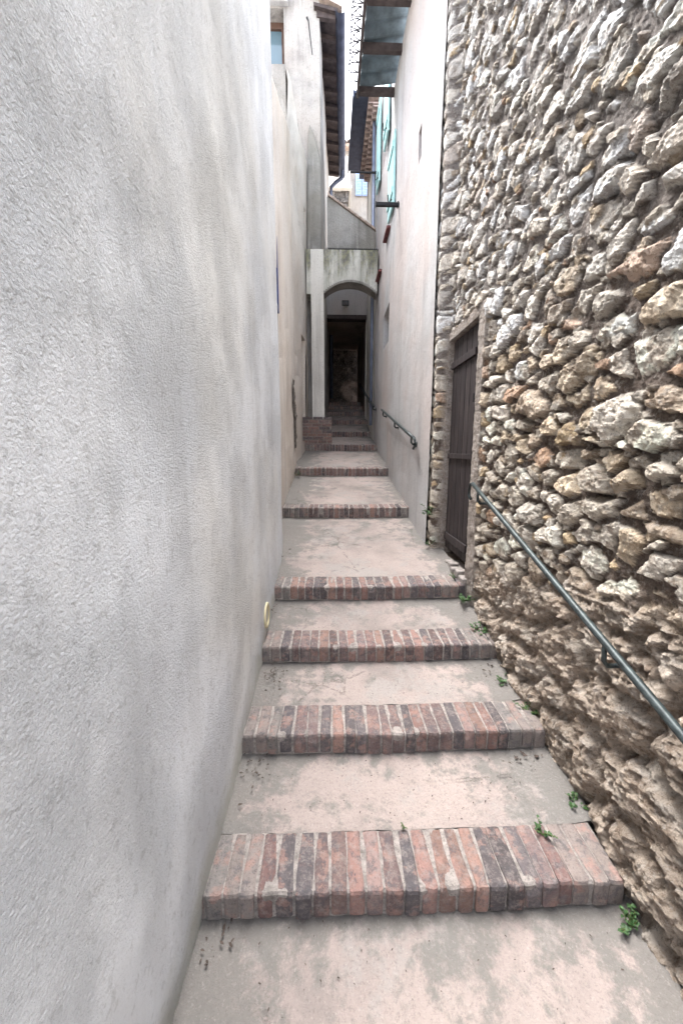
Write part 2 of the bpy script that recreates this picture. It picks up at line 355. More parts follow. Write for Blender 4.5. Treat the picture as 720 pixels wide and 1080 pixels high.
def nosing(y, zt, zb, x0, x1, seed):
    r = random.Random(seed); L = .205; rise = .008
    bricks = MB(); x = x0 + .004
    while x < x1 - .02:
        w = r.uniform(.045, .060); w = min(w, x1 - x)
        c = r.choice(BR); k = r.uniform(.60, 1.05); c = tuple(v * k for v in c)
        end = min(x + .44, 1.05 - x)
        if end < .18 and r.random() < .8: c = tuple(.3 * v + .7 * g_ for v, g_ in zip(c, (.20, .185, .17)))
        dy = r.uniform(-.005, .005); dz = r.uniform(-.003, .003) - .007 * math.exp(-((x - .35) / .4) ** 2); sk = r.uniform(-.006, .006)
        n = 6
        prof = [(-.0, zb + dz), (-.0, zt - .05), (-.0, zt - .014), (.005, zt - .004), (.016, zt + r.uniform(-.002, .001)), (.07, zt + .002), (.14, zt + .004), (L, zt + rise)]
        # each brick: worn front edge, slight waver of its sides
        vs = []; fs = []
        ks = 7
        for q in range(ks):
            u = q / (ks - 1)
            xx = x + w * u
            edge = .004 if q in (0, ks - 1) else 0
            for (py, pz) in prof:
                jx = .0065 * mnoise.noise((xx * 50, py * 34, seed))
                jz = .003 * mnoise.noise((xx * 45, py * 30 + 5, seed))
                front = edge if py <= .005 else 0
                chip = max(0, mnoise.noise((xx * 17, 3.1, seed * 1.7)) - .15) * .034 if py <= .017 and pz > zb + .06 else 0
                vs.append((xx + jx + sk * py / .2, y + py + dy * (py < .1) + front + chip, pz + dz + (jz if pz > zb + .02 else 0) - edge * (py > .01) - chip * .8))
        m_ = len(prof)
        for q in range(ks - 1):
            for j in range(m_ - 1):
                fs.append((q * m_ + j, (q + 1) * m_ + j, (q + 1) * m_ + j + 1, q * m_ + j + 1))
        fs.append(tuple(range(m_))[::-1]); fs.append(tuple((ks - 1) * m_ + j for j in range(m_)))
        fs.append(tuple(q * m_ for q in range(ks)) + tuple(q * m_ + m_ - 1 for q in reversed(range(ks))))
        bricks.add(vs, fs, c)
        x += w + r.uniform(.006, .014)
    bo = bricks.build('brick_nosing', 'brick', stairs)
    # mortar bed the bricks sit in
    mo = MB(); N = 150; prof = [(.010, zb - .012), (.010, zt - .016), (.018, zt - .008), (.09, zt - .004), (L + .004, zt + rise - .004), (L + .004, zt - .03)]
    vs = []; fs = []
    for i in range(N + 1):
        xx = x0 + (x1 - x0) * i / N
        for py, pz in prof:
            vs.append((xx, y + py + .005 * mnoise.noise((xx * 30, pz * 30, seed + .5)), pz - .0065 * math.exp(-((xx - .35) / .4) ** 2) + .004 * mnoise.noise((xx * 34, py * 40, seed))))
    k = len(prof)
    for i in range(N):
        for j in range(k - 1): fs.append((i * k + j, (i + 1) * k + j, (i + 1) * k + j + 1, i * k + j + 1))
    fs.append(tuple(range(k))[::-1]); fs.append(tuple(N * k + j for j in range(k)))
    mo.add(vs, fs); mo.build('joint', 'mortar', bo, smooth=False)
for i, s in enumerate(STEPS):
    nosing(s[0], s[1], s[2], s[3], s[4], i + 1)
    y_prev, z_prev = (-3.0, -1.80) if i == 0 else (STEPS[i - 1][0] + .2105, STEPS[i - 1][1] + .005)
    tread(y_prev, z_prev, s[0] + .03, s[2] - .014, s[3] if i == 0 or i > 8 else min(s[3], STEPS[i - 1][3]), 1.10 if i < 5 else 1.02, i + 1)
tread(STEPS[-1][0] + .205, STEPS[-1][1] + .006, 13.6, 1.56, -.3, 1.02, 30)

# ------------------------------------------------------------------ near left house: windowless roughcast wall
def off_left(y, z): return .015 * mnoise.noise((y * .9, z * .8, 4)) + .006 * mnoise.noise((y * 3, z * 3, 9))
mb = MB()
ys = np.linspace(-3, 3.39, 74); zs = np.linspace(-2, 3.9, 68); vs = []; fs = []; n = len(zs)
for y in ys:
    for z_ in zs:
        tp = 2.9 + 1.0 * max(0, min(1, y / 3.4)); z = -2 + (z_ + 2) * (tp + 2) / 5.9  # unseen top lowered towards the near end to let skylight onto the walls
        flare = .035 * max(0, min(1, (-1.0 - z + .0) / .7)) ** 2 * (1 - max(0, min(1, (y - .9) / 1.2)))
        vs.append((-.432 + off_left(y, z) - flare * 1.0, y, z))
fs = [(i * n + j, (i + 1) * n + j, (i + 1) * n + j + 1, i * n + j + 1) for i in range(len(ys) - 1) for j in range(n - 1)]
mb.add(vs, fs)
# rounded far corner and the end of the wall
cv = []
for a in range(7):
    th = a / 6 * math.pi / 2
    for z in zs:
        cv.append((-.432 + off_left(3.39, z) - .03 * (1 - math.cos(th)), 3.39 + .03 * math.sin(th), z))
cv += [(-6, 3.42, z) for z in zs]
mb.add(cv, [(i * n + j, (i + 1) * n + j, (i + 1) * n + j + 1, i * n + j + 1) for i in range(7) for j in range(n - 1)])
mb.prism([(-3, -2), (3.36, -2), (3.36, 3.88), (0, 2.885), (-3, 2.885)], lambda u, z: (-6, u, z), lambda u, z: (-.47, u, z))
tag(mb.build('house_wall', 'roughcast', smooth=True), 'tall windowless grey roughcast house wall on the near left of the steps', 'house wall')

# yellow pipe cap at the foot of the roughcast wall
pc = empty('pipe_outlet', (-.42, 2.37, -1.10), 'round yellowish plastic pipe outlet at the foot of the roughcast wall', 'pipe')
mb = MB(); mb.tube([(-.50,2.37,-1.10),(-.425,2.37,-1.10)], .07, 20, False); mb.build('pipe', 'yellow_plastic', pc, smooth=True)
mb = MB(); seg = 24
for r_, x_ in ((.084, -.45), (.087, -.424), (.082, -.419), (.062, -.419), (.060, -.45)): mb.v += [(x_, 2.37 + r_ * math.cos(k * 2 * math.pi / seg), -1.10 + r_ * math.sin(k * 2 * math.pi / seg)) for k in range(seg)]
mb.c = [(1,1,1)] * len(mb.v)
mb.f = [(i * seg + k, i * seg + (k + 1) % seg, (i + 1) * seg + (k + 1) % seg, (i + 1) * seg + k) for i in range(4) for k in range(seg)]
mb.build('collar', 'yellow_plastic', pc, smooth=True)

# ------------------------------------------------------------------ second wall on the left (garden wall with sloping top)
gw = empty('garden_wall', (-.6, 5, -.7), 'long cream plastered wall with sloping top just past the roughcast wall', 'wall')
mb = MB()
topB = lambda y: 3.62 + (y - 4.2) * .47 if y > 4.2 else 3.62
wall_panel(mb, lambda u, z, d: (-.56 - d, u, z), 3.30, 6.36, -1.3, 4.4, [(4.18, 4.50, 1.52, 2.40, .16)], top=topB, wob=.02, seed=3)
vs = []; ys = np.linspace(3.3, 6.36, 24)
for y in ys: vs += [(-.56, y, topB(y)), (-.72, y, topB(y) + .05), (-3, y, topB(y) + .05)]
mb.add(vs, [(i*3+k, (i+1)*3+k, (i+1)*3+k+1, i*3+k+1) for i in range(len(ys)-1) for k in (0,1)])
mb.box(-3, -.8, 3.45, 6.3, -1.9, 3.6); mb.build('wall', 'cream_plaster', gw, smooth=False)
# masonry bared where plaster has fallen
mb = MB(); ny, nz = 26, 60
yy = np.linspace(5.70, 6.32, ny); zz_ = np.linspace(-.02, 1.12, nz); Yg, Zg = np.meshgrid(yy, zz_, indexing='ij')
hh = .006 + .05 * (fbm(Yg * 9, Zg * 13, 2, 4, 5) + .25)
cl = np.stack([.20 + .25 * fbm(Yg * 8, Zg * 12, 1, 3, k) for k in (2, 2, 2)], -1) * np.array([1, .88, .78])
mask = (np.abs(Yg - 6.0 - .12 * np.sin(Zg * 4)) < .13 + .10 * fbm(Yg * 5, Zg * 5, 0, 3, 8) + .06 * np.sin(Zg * 2.6)) & (Zg > .02 + .0 * Yg) & (Zg < 1.05)
mb.v = [(-.555 + h, y, z) for h, y, z in zip(hh.ravel(), Yg.ravel(), Zg.ravel())]; mb.c = [tuple(np.clip(c, .04, .6)) for c in cl.reshape(-1, 3)]
mb.f = [(i*nz+j, (i+1)*nz+j, (i+1)*nz+j+1, i*nz+j+1) for i in range(ny-1) for j in range(nz-1) if mask[i, j]]
mb.build('bare_masonry', 'rubble', gw)
w = MB(); w.box(-.60, -.552, 4.18, 4.22, 1.52, 2.40); w.box(-.60, -.552, 4.46, 4.50, 1.52, 2.40); w.box(-.60, -.552, 4.22, 4.46, 2.34, 2.40); w.box(-.60, -.552, 4.22, 4.46, 1.52, 1.58)
wo_ = w.build('window_frame', 'blue_enamel', gw, bevel=.004)
w = MB(); w.box(-.66, -.655, 4.22, 4.46, 1.58, 2.34); w.build('pane', 'glass', wo_)
for y_, z0_, z1_, lb in ((4.17, .52, .64, 'small blue enamel plaque below the blue framed window'), (3.955, -.53, -.42, 'upper of two small blue plaques low on the cream wall'), (3.905, -.78, -.645, 'lower of two small blue plaques low on the cream wall')):
    p = MB(); p.prism([(-.05, z0_), (.05, z0_), (.06, z0_ + .012), (.06, z1_ - .012), (.05, z1_), (-.05, z1_), (-.06, z1_ - .012), (-.06, z0_ + .012)], lambda u, z: (-.565, y_ + u, z), lambda u, z: (-.54, y_ + u, z))
    tag(p.build('plaque', 'blue_enamel', bevel=.003), lb, 'plaque')

# higher weathered wall behind it, converging on the arch
hw = empty('high_wall', (-.5, 7.2, 0), 'tall weathered wall with grey mortared end and dark doorway before the arch', 'wall')
mb = MB()
fx = lambda y: -.60 + (y - 6.36) * (.18 / 1.74)
wall_panel(mb, lambda u, z, d: (fx(u) - d, u, z), 6.36, 8.12, -.6, 5.46, [(7.28, 7.72, .18, 2.12, .5), (7.62, 7.78, 4.12, 4.42, .3), (6.40, 6.47, 4.15, 4.5, .2)], wob=.03, step=.16, seed=8)
mb.box(-3, -1.15, 6.4, 8.1, -1.9, 5.4); mb.build('wall', 'cream_plaster', hw)
mb = MB()
wall_panel(mb, lambda u, z, d: (u, 6.35 + d, z), -3, -.60, 3.2, 5.48, wob=.03, seed=2, top=lambda u: 5.48 - .0 * u)
vs = []
for y in np.linspace(6.35, 8.12, 10): vs += [(fx(y) + .01 * mnoise.noise((y * 4, 0, 0)), y, 5.46 + .05 * mnoise.noise((y * 3, 1, 0))), (-3, y, 5.62)]
mb.add(vs, [(2*i, 2*i+2, 2*i+3, 2*i+1) for i in range(9)])
mb.build('mortared_end', 'grey_mortar', hw)

# ------------------------------------------------------------------ gabled house above (left)
hc = empty('house', (-.6, 8.3, .6), 'old weathered house with brown window and dark overhanging eave on the upper left', 'house')
mb = MB()
wall_panel(mb, lambda u, z, d: (u, 8.2 + d, z), -5, -.135, .0, 8.45, [(-1.62, -.79, 6.35, 7.98, .36)], wob=.025, seed=5, step=.22)
cx_ = lambda y: -.135 + (y - 8.2) * .0405
wall_panel(mb, lambda u, z, d: (cx_(u) - d, u, z), 8.2, 12.2, .0, 7.95, wob=.02, seed=6, step=.25)
mb.box(-5, -.3, 8.75, 12.1, -1.9, 7.9); mb.build('wall', 'old_plaster', hc)
mb = MB()      # patch of thick grey render with a pointed top on the lower front
pp = [(-.42, 3.7), (-.13, 3.7), (-.128, 5.0), (-.14, 5.5), (-.2, 5.78), (-.27, 5.98), (-.34, 6.12), (-.37, 5.9), (-.40, 5.0)]
mb.prism(pp, lambda u, z: (u, 8.14, z), lambda u, z: (u, 8.22, z)); mb.build('render_patch', 'grey_mortar', hc, bevel=.02)
w = MB()
for bx in ((-1.62,-.79,7.88,7.98), (-1.62,-.79,6.35,6.43)): w.box(bx[0], bx[1], 8.45, 8.53, bx[2], bx[3])
w.box(-1.62, -1.55, 8.45, 8.53, 6.43, 7.88); w.box(-.86, -.79, 8.45, 8.53, 6.43, 7.88); w.box(-1.24, -1.17, 8.45, 8.53, 6.43, 7.88); w.box(-1.55, -1.24, 8.46, 8.52, 7.28, 7.32); w.box(-1.17, -.86, 8.46, 8.52, 7.28, 7.32)
win = w.build('window_frame', 'brown_frame', hc, bevel=.005)
w = MB(); w.box(-1.55, -.86, 8.50, 8.507, 6.43, 7.88); w.build('pane', 'glass', win)
q = MB(); q.tube([(-.36,8.17,7.80),(-.335,8.13,7.72),(-.31,8.12,7.5),(-.27,8.15,7.22)], [.02,.012,.010,.008], 6); q.build('iron_stay', 'iron_black', hc)
w = MB(); w.box(-1.75, -.70, 8.12, 8.22, 8.0, 8.12); w.build('lintel', 'white_plaster', hc, bevel=.01)
# eave along the alley: boards, rafters, gutter
ev = MB()
ex = lambda y, o: cx_(y) + o
y0, y1 = 8.12, 12.15
ev.add([(ex(y0,-.1),y0,7.95),(ex(y0,.34),y0,7.86),(ex(y1,.34),y1,7.86),(ex(y1,-.1),y1,7.95),(ex(y0,-.1),y0,8.0),(ex(y0,.34),y0,7.92),(ex(y1,.34),y1,7.92),(ex(y1,-.1),y1,8.0)],
       [(0,3,2,1),(4,5,6,7),(0,1,5,4),(1,2,6,5),(2,3,7,6),(3,0,4,7)])
for k in range(12):
    y = y0 + .06 + k * .355
    ev.add([(ex(y,-.05),y,7.94),(ex(y,.30),y,7.865),(ex(y,.30),y+.07,7.865),(ex(y,-.05),y+.07,7.94),(ex(y,-.05),y,7.84),(ex(y,.30),y,7.80),(ex(y,.30),y+.07,7.80),(ex(y,-.05),y+.07,7.84)],
           [(0,3,2,1),(4,5,6,7),(0,1,5,4),(1,2,6,5),(2,3,7,6),(3,0,4,7)])
eo = ev.build('eave', 'beam_brown', hc)
gt = MB(); npf = 9; vs = []; fs = []
for y in np.linspace(y0 - .05, y1 + .05, 12):
    for k in range(npf):
        a = math.pi * k / (npf - 1); vs.append((ex(y, .385) - .095 * math.cos(a), y, 7.88 - .085 * math.sin(a)))
for i in range(11):
    for k in range(npf - 1): fs.append((i*npf+k, (i+1)*npf+k, (i+1)*npf+k+1, i*npf+k+1))
gt.add(vs, fs); gt.build('gutter', 'zinc', eo, smooth=True)
rt = MB()
for k in range(24):      # canal tiles along the edge of the roof
    y = y0 + .08 + k * .172
    a = [(.085 * math.cos(q * math.pi / 6), .07 * math.sin(q * math.pi / 6)) for q in range(7)]
    vs = [(ex(y, .42), y + u, 7.93 + v) for u, v in a] + [(ex(y, -1.6), y + u, 8.75 + v) for u, v in a]
    rt.add(vs, [(q, q + 1, q + 8, q + 7) for q in range(6)])
rt.add([(ex(y0,.40),y0,7.94),(ex(y1,.40),y1,7.94),(ex(y1,-1.6),y1,8.74),(ex(y0,-1.6),y0,8.74)], [(0,1,2,3)])
rt.build('roof', 'tile_clay', hc, smooth=True)
dp = MB(); dp.tube([(ex(11.9,.40),11.9,7.82),(ex(11.9,.38),11.9,7.62),(ex(11.9,.2),11.9,7.50),(ex(11.9,.08),11.9,7.38),(ex(11.9,.07),11.9,7.2),(ex(11.9,.07),11.9,1.6)], .05, 12)
dp.build('downpipe', 'zinc', hc, smooth=True)

# ------------------------------------------------------------------ arch over the steps
ar = empty('archway', (.4, 7.95, .64), 'plastered arch bridging the steps with mossy streaks above its opening', 'arch')
AX0, AX1 = -.09, .955
def arch_z(x): # segmental arch with a slight shoulder
    u = (x - (AX0 + AX1) / 2) / ((AX1 - AX0) / 2); return 3.03 + .20 * (1 - abs(u) ** 2.2)
xs = [AX0 + (AX1 - AX0) * i / 28 for i in range(29)]
mb = MB()
low = [(x, arch_z(x)) for x in xs]
for i in range(28):
    for y_, flip in ((7.8, 0), (8.15, 1)):
        zt = 3.79
        nz = 5
        for j in range(nz):
            q = []
            for (x, zb_) in (low[i], low[i+1]):
                q.append((x, zb_ + (zt - zb_) * j / nz)); q.append((x, zb_ + (zt - zb_) * (j + 1) / nz))
            p = [(q[0][0], y_, q[0][1]), (q[2][0], y_, q[2][1]), (q[3][0], y_, q[3][1]), (q[1][0], y_, q[1][1])]
            mb.add(p, [(0,1,2,3) if not flip else (3,2,1,0)])
    mb.add([(low[i][0],7.8,3.79),(low[i+1][0],7.8,3.79),(low[i+1][0],8.15,3.79),(low[i][0],8.15,3.79)], [(0,1,2,3)])
mb.box(-.42, AX0, 7.8, 8.15, 3.0, 3.79)
mb.build('spandrel', 'mossy_plaster', ar)
mb = MB()
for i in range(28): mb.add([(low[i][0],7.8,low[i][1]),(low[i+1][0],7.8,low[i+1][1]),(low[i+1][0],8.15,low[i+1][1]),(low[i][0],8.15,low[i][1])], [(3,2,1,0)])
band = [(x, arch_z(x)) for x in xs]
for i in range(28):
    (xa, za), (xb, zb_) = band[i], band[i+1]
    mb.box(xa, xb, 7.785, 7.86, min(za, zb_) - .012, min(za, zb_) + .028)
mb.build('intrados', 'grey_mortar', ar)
mb = MB(); wall_panel(mb, lambda u, z, d: (u, 7.797 + d, z), -.335, AX0, .62, 3.79, wob=.006, seed=4, step=.15)
wall_panel(mb, lambda u, z, d: (AX0 - d, u, z), 7.797, 8.15, .62, 3.03, wob=.004, seed=14, step=.15)
wall_panel(mb, lambda u, z, d: (-.335 + d, u, z), 7.797, 8.15, .62, 3.79, wob=.004, seed=15, step=.15)
mb.build('pier', 'arch_plaster', ar)
# brick base of the pier
bb = MB(); r = random.Random(12); z = .02; row = 0
while z < .62:
    h = .052; x = -.53 + (0 if row % 2 else -.09)
    while x < .05:
        w_ = r.uniform(.17, .21); c = r.choice(BR); k = r.uniform(.7, 1.15)
        a, b2 = max(x, -.53), min(x + w_, .055)
        if b2 - a > .03: bb.box(a, b2, 7.66 + r.uniform(-.006, .006), 7.8, z, z + h, tuple(v * k for v in c))
        x += w_ + .014
    y = 7.81
    while y < 8.55:
        w_ = r.uniform(.17, .21); c = r.choice(BR); k = r.uniform(.7, 1.15)
        bb.box(-.1, .055 + r.uniform(-.004, .006), y, min(y + w_, 8.56), z, z + h, tuple(v * k for v in c)); y += w_ + .014
    z += h + .014; row += 1
bo = bb.build('brick_base', 'brick', ar, bevel=.006)
mb = MB(); mb.box(-.53, .045, 7.672, 8.55, -.1, .625); mb.build('joint', 'mortar', bo)
# corrugated sheet lying above the arch
cs = MB(); n = 90; vs = []
for i in range(n + 1):
    x = .0 + .97 * i / n; dz = .014 * math.sin(i * 2 * math.pi / 3.6)
    vs += [(x, 7.98, 3.90 + dz), (x, 8.34, 4.03 + dz)]
cs.add(vs, [(2*i, 2*i+2, 2*i+3, 2*i+1) for i in range(n)])
so = cs.build('corrugated_roof', 'iron_black'); sm = so.modifiers.new('t', 'SOLIDIFY'); sm.thickness = .03
tag(so, 'narrow dark corrugated sheet lying along the top of the arch', 'roof sheet')
# grey gable just behind
gb = empty('gable_wall', (.5, 8.7, 3.9), 'grey mortared gable with sloping tiled top rising behind the arch', 'wall')
mb = MB(); gp = [(-.02, 3.9), (.97, 3.9), (.97, 4.40), (.02, 5.02), (-.02, 5.02)]
mb.prism(gp, lambda u, z: (u, 8.36, z), lambda u, z: (u, 8.5, z)); mb.build('wall', 'grey_mortar', gb)
mb = MB()
for k in range(9):
    t0, t1 = k / 9, (k + 1.12) / 9
    p = lambda t_: (.0 + .97 * t_, 5.03 - .62 * t_)
    (xa, za), (xb, zb_) = p(t0), p(min(t1, 1))
    mb.add([(xa,8.32,za),(xb,8.32,zb_),(xb,8.55,zb_),(xa,8.55,za),(xa,8.32,za+.05),(xb,8.32,zb_+.035),(xb,8.55,zb_+.035),(xa,8.55,za+.05)], [(0,3,2,1),(4,5,6,7),(0,1,5,4),(1,2,6,5),(2,3,7,6),(3,0,4,7)])
mb.build('capping', 'tile_clay', gb)

# house over the passage: white wall above a dark opening
ph = empty('passage_house', (.45, 10.3, 1.1), 'white wall over the dark roofed passage seen through the arch', 'house')
mb = MB(); wall_panel(mb, lambda u, z, d: (u, 10.2 + d, z), -.06, .98, 3.42, 5.0, wob=.008, seed=3, step=.2)
mb.box(-.06, .98, 10.22, 10.5, 3.42, 4.99); mb.build('wall', 'white_plaster', ph)
mb = MB(); mb.box(-.06, .98, 10.16, 10.42, 3.33, 3.43); mb.build('lintel', 'beam_brown', ph, bevel=.01)
mb = MB(); mb.box(-.10, .42, 10.5, 14.2, 3.43, 3.7); mb.box(.42, 1.02, 10.5, 13.7, 3.43, 3.7)
mb.box(.99, 1.3, 10.22, 13.47, .8, 3.6); mb.box(-.5, -.05, 12.2, 14.2, .8, 3.6)
mb.build('passage_lining', 'dark_plaster', ph)
mb = MB(); ny, nz = 30, 110; xx = np.linspace(-.1, 1.6, ny); zz_ = np.linspace(1.4, 5.6, nz); Xg, Zg = np.meshgrid(xx, zz_, indexing='ij')
hh = .07 * fbm(Xg * 6, Zg * 7, 1, 4, 3)
lit_peel = sst(.0, .25, fbm(Xg * 2.2, Zg * 2.2, 3, 3, 6) + .22 - .7 * np.hypot(Xg - .75, (Zg - 2.0) * .7))  # peeled plaster and the lit area at lower right, painted as one pale patch
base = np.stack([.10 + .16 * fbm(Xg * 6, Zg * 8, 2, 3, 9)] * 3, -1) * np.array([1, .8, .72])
cc = base * (1 - lit_peel[..., None]) + np.array([.40, .31, .27]) * lit_peel[..., None]
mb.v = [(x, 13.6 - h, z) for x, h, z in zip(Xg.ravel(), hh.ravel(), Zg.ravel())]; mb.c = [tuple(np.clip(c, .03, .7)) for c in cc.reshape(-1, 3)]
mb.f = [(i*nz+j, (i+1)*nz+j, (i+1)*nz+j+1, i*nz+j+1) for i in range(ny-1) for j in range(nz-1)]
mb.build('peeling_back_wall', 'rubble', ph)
mb = MB(); mb.box(-.02, .02, 12.25, 13.0, 1.45, 3.1); mb.box(-.04, .03, 12.2, 12.26, 1.45, 3.16); mb.build('door', 'wood_dark', ph, bevel=.006)
fl = empty('floodlight', (.43, 10.15, 3.66), 'small black floodlight on the white wall above the dark passage', 'lamp')
mb = MB(); mb.prism([(-.09,-.06),(.09,-.06),(.09,.06),(-.09,.06)], lambda u, z: (.43 + u, 10.04 - z * .3, 3.66 + z), lambda u, z: (.43 + u * .75, 10.12, 3.66 + z * .75)); mb.build('housing', 'lamp_black', fl, bevel=.008)
mb = MB(); mb.box(.36, .50, 10.028, 10.036, 3.615, 3.70); mb.build('lens', 'lamp_glass', fl)
mb = MB(); mb.box(.41, .45, 10.10, 10.21, 3.70, 3.73); mb.build('bracket', 'iron_black', fl)

# ------------------------------------------------------------------ right plastered house (near part)
hd = empty('plastered_house', (1.0, 5, -.7), 'white plastered house wall with handrail and metal canopy on the right', 'house')
mb = MB()
wall_panel(mb, lambda u, z, d: (.97 + d, u, z), 3.60, 6.33, -1.3, 5.16, [(4.37, 4.50, 3.02, 3.32, .12)], wob=.008, seed=11)
mb.add([(1.0,3.602,-1.3),(1.6,3.602,-1.3),(1.6,3.602,5.16),(1.0,3.602,5.16),(.97,6.33,5.16),(5,6.33,5.16),(5,3.60,5.16),(.975,6.33,-1.3),(1.2,6.33,-1.3),(1.2,6.33,5.16)], [(0,1,2,3),(3,6,5,4),(7,4,9,8)])
mb.box(1.25, 5, 3.64, 6.3, -1.9, 5.1); mb.build('wall', 'white_plaster', hd)
# canopy of corrugated sheet on timber beams
ca = MB(); n = 120; vs = []
for i in range(n + 1):
    y = 3.7 + (6.27 - 3.7) * i / n; dz = .02 * math.sin(y * 2 * math.pi / .21)
    vs += [(.47, y, 5.18 + dz), (1.0, y, 5.26 + dz)]
ca.add(vs, [(2*i, 2*i+2, 2*i+3, 2*i+1) for i in range(n)])
co = ca.build('canopy', 'roof_underside', hd); sm = co.modifiers.new('t', 'SOLIDIFY'); sm.thickness = .012
for y in (3.72, 4.25, 4.72, 5.13, 5.66, 6.24):
    bm_ = MB(); bm_.box(.46, 1.0, y - .035, y + .03, 5.06, 5.145); bm_.build('beam', 'beam_brown', co, bevel=.006)
bm_ = MB(); bm_.box(.425, .457, 3.7, 6.29, 5.05, 5.19); bm_.build('fascia', 'beam_brown', co, bevel=.005)
# curled wire netting along its edge
wm = MB(); P = lambda a, y: (.415 - .13 * math.sin(a), y, 5.0 + .11 - .11 * math.cos(a))
for k in range(20):
    a = k * 2 * math.pi / 10
yy = np.arange(3.9, 6.05, .13)
for i, y in enumerate(yy):
    y_off = .05
    for sgn in (1, -1):
        wm.tube([P(math.pi * q / 8, y + sgn * .13 * q / 8) for q in range(9)], .0075, 5, False)
for q in (0, 8): wm.tube([P(math.pi * q / 8, yy[0]), P(math.pi * q / 8, 6.2)], .005, 5, False)
wm.build('wire_netting', 'galvanised', co)

# far part of the right side: taller house with shutters and tiled eave
he = empty('shuttered_house', (1.0, 8.2, 0), 'pale house with turquoise shutters and tiled eave beyond the canopy', 'house')
mb = MB()
wall_panel(mb, lambda u, z, d: (.985 + d, u, z), 6.30, 8.3, -.6, 6.55, [(6.43, 7.1, 1.78, 2.37, .22), (6.46, 6.74, 3.55, 4.45, .2), (7.05, 7.6, 4.92, 6.2, .2)], wob=.012, seed=13, step=.18)
mb.add([(.985,6.33,5.0),(5,6.33,5.0),(5,6.33,6.5),(.985,6.33,6.5),(.985,8.3,-.6),(1.3,8.3,-.6),(1.3,8.3,6.5),(.985,8.3,6.5)], [(0,1,2,3),(4,7,6,5)]); mb.box(1.3, 5, 6.36, 10.2, -1.9, 6.5)
mb.build('wall', 'white_plaster', he)
mb = MB(); wall_panel(mb, lambda u, z, d: (1.0 + d, u, z), 8.28, 10.25, -.2, 6.55, wob=.01, seed=17, step=.2)
mb.add([(.97,10.25,.5),(5,10.25,.5),(5,10.25,6.55),(.97,10.25,6.55)], [(3,2,1,0)]); mb.build('rear_wall', 'arch_plaster', he)
def shutter(y0, y1, z0, z1, x=.93):
    s = MB(); s.box(x, x + .03, y0, y1, z0, z1)
    for zb_ in (z0 + .15, z1 - .2): s.box(x - .018, x - .001, y0 + .02, y1 - .02, zb_, zb_ + .08)
    so_ = s.build('shutter', 'turquoise', he, bevel=.004)
    h = MB(); h.tube([(x - .01, y0 + .1, z0 + .10), (x - .05, y0 + .1, z0 + .06), (x - .06, y0 + .1, z0 + .16)], .009, 6); h.tube([(x + .03, y0 + .1, z0 + .1), (x - .02, y0 + .1, z0 + .1)], .012, 6); h.build('holdback', 'iron_black', so_)
shutter(5.93, 6.44, 3.50, 4.42); shutter(6.60, 7.04, 4.90, 6.2); shutter(7.62, 8.02, 4.86, 6.2)
for y0, y1, z in ((6.40, 6.84, 3.47), (7.36, 7.9, 3.27)):
    s = MB(); s.box(.915, 1.0, y0, y1, z - .04, z); s.build('sill', 'terracotta', he, bevel=.008)
ge = MB()
for row, (xo, zo) in enumerate(((.86, 6.34), (.775, 6.45))):      # two corbelled rows of half-round tiles
    y = 8.1 + row * .07
    while y < 9.95:
        a = [(.062 * math.cos(q * math.pi / 6), .058 * math.sin(q * math.pi / 6)) for q in range(7)]
        vs = [(xo, y + u, zo + v) for u, v in a] + [(1.0, y + u, zo + v) for u, v in a]
        vs += [(xo, y + u * .72, zo + v * .72) for u, v in a] + [(1.0, y + u * .72, zo + v * .72) for u, v in a]
        ge.add(vs, [(q, q + 1, q + 8, q + 7) for q in range(6)] + [(q + 14, q + 21, q + 22, q + 15) for q in range(6)] + [(q, q + 14, q + 15, q + 1) for q in range(6)])
        y += .142
    ge.box(xo, 1.0, 8.05, 9.98, zo + .06, zo + .085)
ge.build('tiled_eave', 'genoise_clay', he)
mb = MB(); mb.box(.50, .80, 8.05, 10.0, 6.56, 6.60); mb.box(.48, .505, 8.05, 10.0, 6.50, 6.68); mb.box(.77, 5, 8.05, 10.25, 6.552, 6.64); mb.box(1.0, 5, 6.34, 8.04, 6.552, 6.64); mb.build('roof_edge', 'zinc', he)
dp = MB(); dp.tube([(.925,8.42,6.4),(.925,8.42,.55)], .034, 12); dp.build('drainpipe', 'pipe_blue', he, smooth=True)

for (y, z, x0, x1, r_, lb) in ((5.63, 3.30, .66, .985, .022, 'thick black iron bar projecting from the white wall'), (8.34, 5.45, .46, .985, .014, 'thin dark iron bracket projecting under the tiled eave')):
    b_ = MB(); b_.box(x0, x1, y - r_, y + r_, z - r_, z + r_); b_.box(x0 - .012, x0 - .001, y - r_ * 1.25, y + r_ * 1.25, z - r_ * 1.25, z + r_ * 1.25); b_.box(.945, .962, y - r_ * 1.3, y + r_ * 1.3, z - r_ * 1.5, z + r_ * 1.5)
    tag(b_.build('iron_bracket', 'iron_black', bevel=.004), lb, 'bracket')

